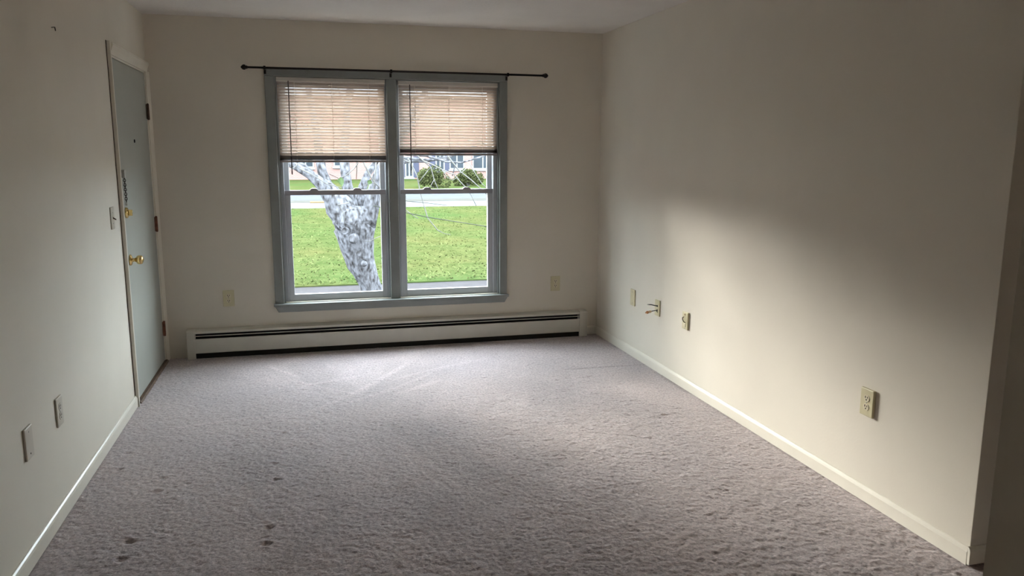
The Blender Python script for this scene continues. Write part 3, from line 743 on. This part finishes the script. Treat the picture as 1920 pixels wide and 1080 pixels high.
limb(tk, [(658, 420, 28, -.02), (646, 402, 27, -.03), (635, 386, 25, -.04), (625, 370, 20, -.05), (614, 356, 16, -.06), (598, 341, 11, -.08), (580, 327, 8, -.1), (556, 313, 6.5, -.12), (520, 296, 5.5, -.15), (470, 262, 5, -.2), (420, 190, 4, -.3), (390, 90, 2, -.4)])
limb(tk, [(640, 400, 18, .03), (626, 372, 14, .05), (613, 345, 9.5, .08), (604, 322, 8.5, .1), (600, 300, 8, .12), (594, 250, 7, .15), (575, 150, 5, .2), (560, 20, 3, .3), (555, -120, 1.5, .4)])
limb(tk, [(668, 425, 26, .05), (660, 398, 17, .08), (655, 372, 12, .1), (650, 345, 9.5, .15), (647, 318, 9, .2), (645, 290, 8.5, .25), (652, 200, 6, .3), (670, 60, 4, .4), (680, -100, 2, .5)])
limb(tk, [(684, 425, 20, -.03), (692, 402, 17, -.05), (697, 382, 15, -.06), (700, 362, 12, -.08), (705, 340, 9.5, -.1), (712, 318, 8, -.12), (726, 292, 7, -.15), (765, 230, 6, -.2), (820, 130, 4, -.3), (850, 20, 2, -.4)])
limb(tk, [(675, 405, 14, .1), (676, 380, 10, .14), (680, 352, 8, .2), (690, 325, 6.5, .25), (706, 302, 5.5, .3), (745, 270, 4.5, .3), (800, 200, 3, .4)])
limb(tk, [(600, 343, 5, -.06), (586, 325, 4, -.05), (571, 311, 3.6, -.04), (548, 300, 3, 0), (500, 280, 2.5, 0)])
tro = tpart(tk, 'trunk', 'bark')
# pruned stub and hollow on the trunk face
stub = MB().lathe([(pr(8.5), -0.08), (pr(9), 0.03), (pr(7), 0.055), (pr(3), 0.06)], P(663, 447, -0.40), (-0.15, -1, 0.05), 14)
tpart(stub, 'pruned_stub', 'bark', tro)
tpart(MB().lathe([(pr(6.5), -0.06), (pr(7), 0.025), (pr(5), 0.03), (pr(3.5), 0.01)], P(647, 433, -0.38), (-0.2, -1, 0.1), 12), 'pruned_stub', 'bark', tro)
tpart(MB().lathe([(pr(5), -0.05), (pr(5.5), 0.03), (pr(2), 0.05)], P(682, 494, -0.26), (0.1, -1, 0), 12), 'pruned_stub', 'bark', tro)

def twig(pts, r0, r1, m='twig', dy=-0.3):
    q = [P(x, y, dy + 0.03 * i) for i, (x, y) in enumerate(pts)]
    k = len(q)
    radii = [pr(r0 + (r1 - r0) * i / (k - 1), dy) for i in range(k)]
    tpart(MB().tube(q, radii, 6, 0.12), 'branch', m)
for a in (
    ([(712, 318), (740, 306), (770, 302), (795, 302), (839, 295), (900, 270)], 4.5, 2.5, 'bark', -.15),
    ([(726, 296), (765, 297), (805, 300), (845, 299), (853, 311), (848, 330)], 3.2, 1.0, 'bark', -.2),
    ([(760, 290), (800, 292), (835, 303), (865, 305), (900, 295), (940, 280)], 2.6, 1.4, 'bark', -.25),
    ([(770, 280), (786, 295), (808, 314), (802, 320), (786, 341)], 1.5, .8, 'twig', -.4),
    ([(808, 314), (810, 322), (814, 337), (821, 354), (824, 362)], 1.2, .6, 'twig', -.4),
    ([(814, 337), (809, 346), (805, 356)], .8, .5, 'twig', -.4),
    ([(795, 302), (809, 308), (829, 318), (851, 327), (863, 341), (876, 354), (884, 367), (893, 386)], 1.5, .6, 'twig', -.5),
    ([(835, 285), (844, 299), (862, 321), (883, 337), (902, 354), (912, 364)], 1.6, .8, 'twig', -.35),
    ([(880, 305), (889, 322), (904, 345), (912, 352)], 1.0, .6, 'twig', -.3),
    ([(765, 297), (772, 310), (782, 330), (787, 355), (793, 379), (802, 409), (820, 431), (826, 435)], 1.5, .7, 'twig', -.6),
    ([(820, 431), (833, 438), (845, 440)], .7, .4, 'twig', -.55),
    ([(745, 290), (758, 300), (769, 305), (776, 313)], 1.2, .7, 'twig', -.5),
    ([(735, 375), (761, 394), (772, 402), (784, 410)], 1.0, .7, 'twig', -.7),
    ([(700, 386), (735, 393), (762, 399), (800, 407), (850, 415), (911, 424.5), (950, 431)], 1.0, .7, 'twig_dark', -.8),
    ([(716, 372), (773, 378), (805, 381), (838, 385)], .8, .4, 'twig_dark', -.6),
    ([(851, 327), (866, 323), (874, 316)], .7, .4, 'twig', -.45),
    ([(829, 318), (838, 332), (848, 338), (856, 334)], .8, .4, 'twig', -.45),
    ([(672, 300), (670, 308), (663, 317), (649, 329), (636, 334)], 1.4, .8, 'twig', -.5),
    ([(676, 290), (683, 308), (695, 331), (702, 342), (712, 352)], 1.8, 1.0, 'twig', -.5),
    ([(705, 305), (704, 325), (702, 341), (700, 356), (695, 375)], 1.3, .7, 'twig', -.55),
    ([(702, 342), (690, 344), (680, 350)], .8, .5, 'twig', -.5),
    ([(669, 303), (669, 320), (668, 336)], 1.0, .6, 'twig_dark', -.45),
    ([(655, 380), (634, 384), (640, 392), (645, 402), (646, 420)], 1.0, .6, 'twig', -.6),
    ([(560, 315), (572, 321), (590, 330), (612, 345), (640, 352)], 1.2, .8, 'twig', -.4),
    ([(560, 306), (553, 313), (545, 318), (538, 330)], 1.0, .5, 'twig', -.4),
    ([(617, 326), (632, 333), (640, 337)], .8, .5, 'scar', -.4),
    ([(720, 440), (706, 446), (694, 452), (684, 453)], .8, .5, 'twig', -.45),
):
    twig(*a)
# fine crown twigs, mostly above the blinds
for (x0, y0) in ((470, 262), (420, 190), (594, 250), (575, 150), (652, 200), (670, 60), (765, 230), (820, 130), (800, 200), (900, 270), (940, 280), (500, 280)):
    for j in range(4):
        q = [(x0, y0)]; a = random.uniform(-2.6, -0.5)
        for s in range(4):
            a += random.uniform(-.5, .5); q.append((q[-1][0] + 26 * math.cos(a), q[-1][1] + 26 * math.sin(a)))
        twig(q, 1.6, .5, 'twig', random.uniform(-.4, .5))
# the few green leaves
def leaf(x, y, w_, h_, rot):
    c = P(x, y, -0.62); a, bb = pr(w_), pr(h_)
    pts = [(0, -bb), (a * .7, -bb * .35), (a, bb * .25), (a * .5, bb * .8), (0, bb), (-a * .5, bb * .8), (-a, bb * .25), (-a * .7, -bb * .35)]
    vs = [c + Vector((p * math.cos(rot) - q * math.sin(rot), 0.010 * math.sin(i), p * math.sin(rot) + q * math.cos(rot))) for i, (p, q) in enumerate(pts)]
    vs += [v + Vector((0, 0.004, 0)) for v in vs]
    m = MB().quadset(vs, [tuple(range(8)), tuple(range(15, 7, -1))] + [(i, (i + 1) % 8, 8 + (i + 1) % 8, 8 + i) for i in range(8)])
    tpart(m, 'leaf', 'leaf', smooth=False)
leaf(640, 341, 5, 8.5, .15); leaf(693, 342, 4.5, 4.5, -.4); leaf(636, 339, 3, 4, .7)

# ------------------------------------------------------------------ outside: shrubs
def shrub(label, x, y, rx, ry, h, n=3800):
    t = thing('shrub', label, 'shrub', (x, y, ZG + 0.02))
    r = random.Random(int(x * 100))
    lobes = [(r.uniform(-.6, .6) * rx, r.uniform(-.5, .5) * ry, h * r.uniform(.22, .60), r.uniform(.42, .6)) for _ in range(7)]
    vs, fs = [], []
    for i in range(n):
        lx, ly, lz, ls = r.choice(lobes)
        u, v = r.uniform(0, 2 * PI), math.acos(r.uniform(-.8, 1))
        k = ls * r.uniform(.75, 1.05)
        c = Vector((lx + rx * k * math.sin(v) * math.cos(u), ly + ry * k * math.sin(v) * math.sin(u), max(.05, lz + h * .62 * k * math.cos(v))))
        s = r.uniform(.035, .07)
        a = Vector((r.gauss(0, 1), r.gauss(0, 1), r.gauss(0, 1))).normalized() * s
        bb = a.cross(Vector((r.gauss(0, 1), r.gauss(0, 1), r.gauss(0, 1)))).normalized() * s
        k0 = len(vs); vs += [tuple(c - a), tuple(c + bb * .7), tuple(c + a), tuple(c - bb * .7)]; fs.append((k0, k0 + 1, k0 + 2, k0 + 3))
    MB().quadset(vs, fs).build('foliage', 'shrub', t)
    st = MB()
    for i in range(6):
        a = i * 1.05
        st.tube([(0.05 * math.cos(a), 0.05 * math.sin(a), 0), (rx * .3 * math.cos(a), ry * .3 * math.sin(a), h * .4), (rx * .5 * math.cos(a), ry * .5 * math.sin(a), h * .75)], [.03, .02, .01], 6)
    st.build('stem', 'twig', t)
shrub('rounded olive green shrub across the road, left of the pair', px(813, 345, 39).x, 39, 1.0, 0.7, 1.45)
shrub('olive green shrub across the road, right of the pair', px(878, 345, 40.4).x, 40.4, 0.95, 0.7, 1.32)

# ------------------------------------------------------------------ outside: brick building
BY = 53.0
bl = thing('brick_building', 'long red brick building with white windows across the road', 'building', (6, BY, ZG))
def bpart(mb, name, m, parent=None):
    mb.v = [(x - 6, y - BY, z - ZG) for x, y, z in mb.v]
    return mb.build(name, m, bl if parent is None else parent)
bpart(MB().box((-16, BY, ZG), (30, BY + 10, ZG + 6.0)), 'brick_wall', 'brick_wall')
bpart(MB().prism([(BY - .6, ZG + 5.95), (BY + 10.6, ZG + 5.95), (BY + 5, ZG + 8.7)], -16.6, 30.6, 0), 'roof', 'roof')
for wx0, wx1 in ((-25, -15),):                    # unseen wing, added to cut off the low sky and sun
    bpart(MB().box((wx0, 9, ZG), (wx1, BY - 0.7, ZG + 5.5)), 'unseen_wing', 'brick_wall')
    bpart(MB().prism([(wx0 - .5, ZG + 5.45), (wx1 + .5, ZG + 5.45), ((wx0 + wx1) / 2, ZG + 7.2)], 8.4, BY - 0.6, 1), 'unseen_wing_roof', 'roof')
def far_window(x0, x1, y0, y1, shutters=True, mull=None):
    a, c = px(x0, y1, BY), px(x1, y0, BY)
    z0, z1 = a.z, c.z
    xa, xb = a.x, c.x
    fr = MB()
    g = 0.10
    fr.box((xa - g, BY - .06, z0 - g), (xb + g, BY, z0)).box((xa - g, BY - .06, z1), (xb + g, BY, z1 + g)).box((xa - g, BY - .06, z0), (xa, BY, z1)).box((xb, BY - .06, z0), (xb + g, BY, z1))
    xm = (xa + xb) / 2
    fr.box((xm - .05, BY - .06, z0), (xm + .05, BY, z1))
    f = bpart(fr, 'window_frame', 'white_paint')
    for s, e in ((xa, xm - .05), (xm + .05, xb)):
        bpart(MB().box((s, BY - .03, z0), (e, BY - .005, z1)), 'pane', 'pane_far', f)
    bpart(MB().box((xa - .18, BY - .12, z0 - .22), (xb + .18, BY, z0 - g)), 'window_sill', 'white_paint')
    if shutters:
        for s in (xa - g - .45, xb + g):
            sh = MB().box((s, BY - .05, z0 - g), (s + .43, BY, z1 + g))
            bpart(sh, 'shutter', 'shutter')
far_window(845, 868, 289, 315, False)
far_window(888, 922, 289, 315, False)
far_window(819, 831, 289, 318, True)
far_window(762, 772, 296, 330, True)
far_window(700, 722, 289, 315, False)
far_window(560, 585, 285, 312, False)
far_window(628, 650, 285, 310, False)
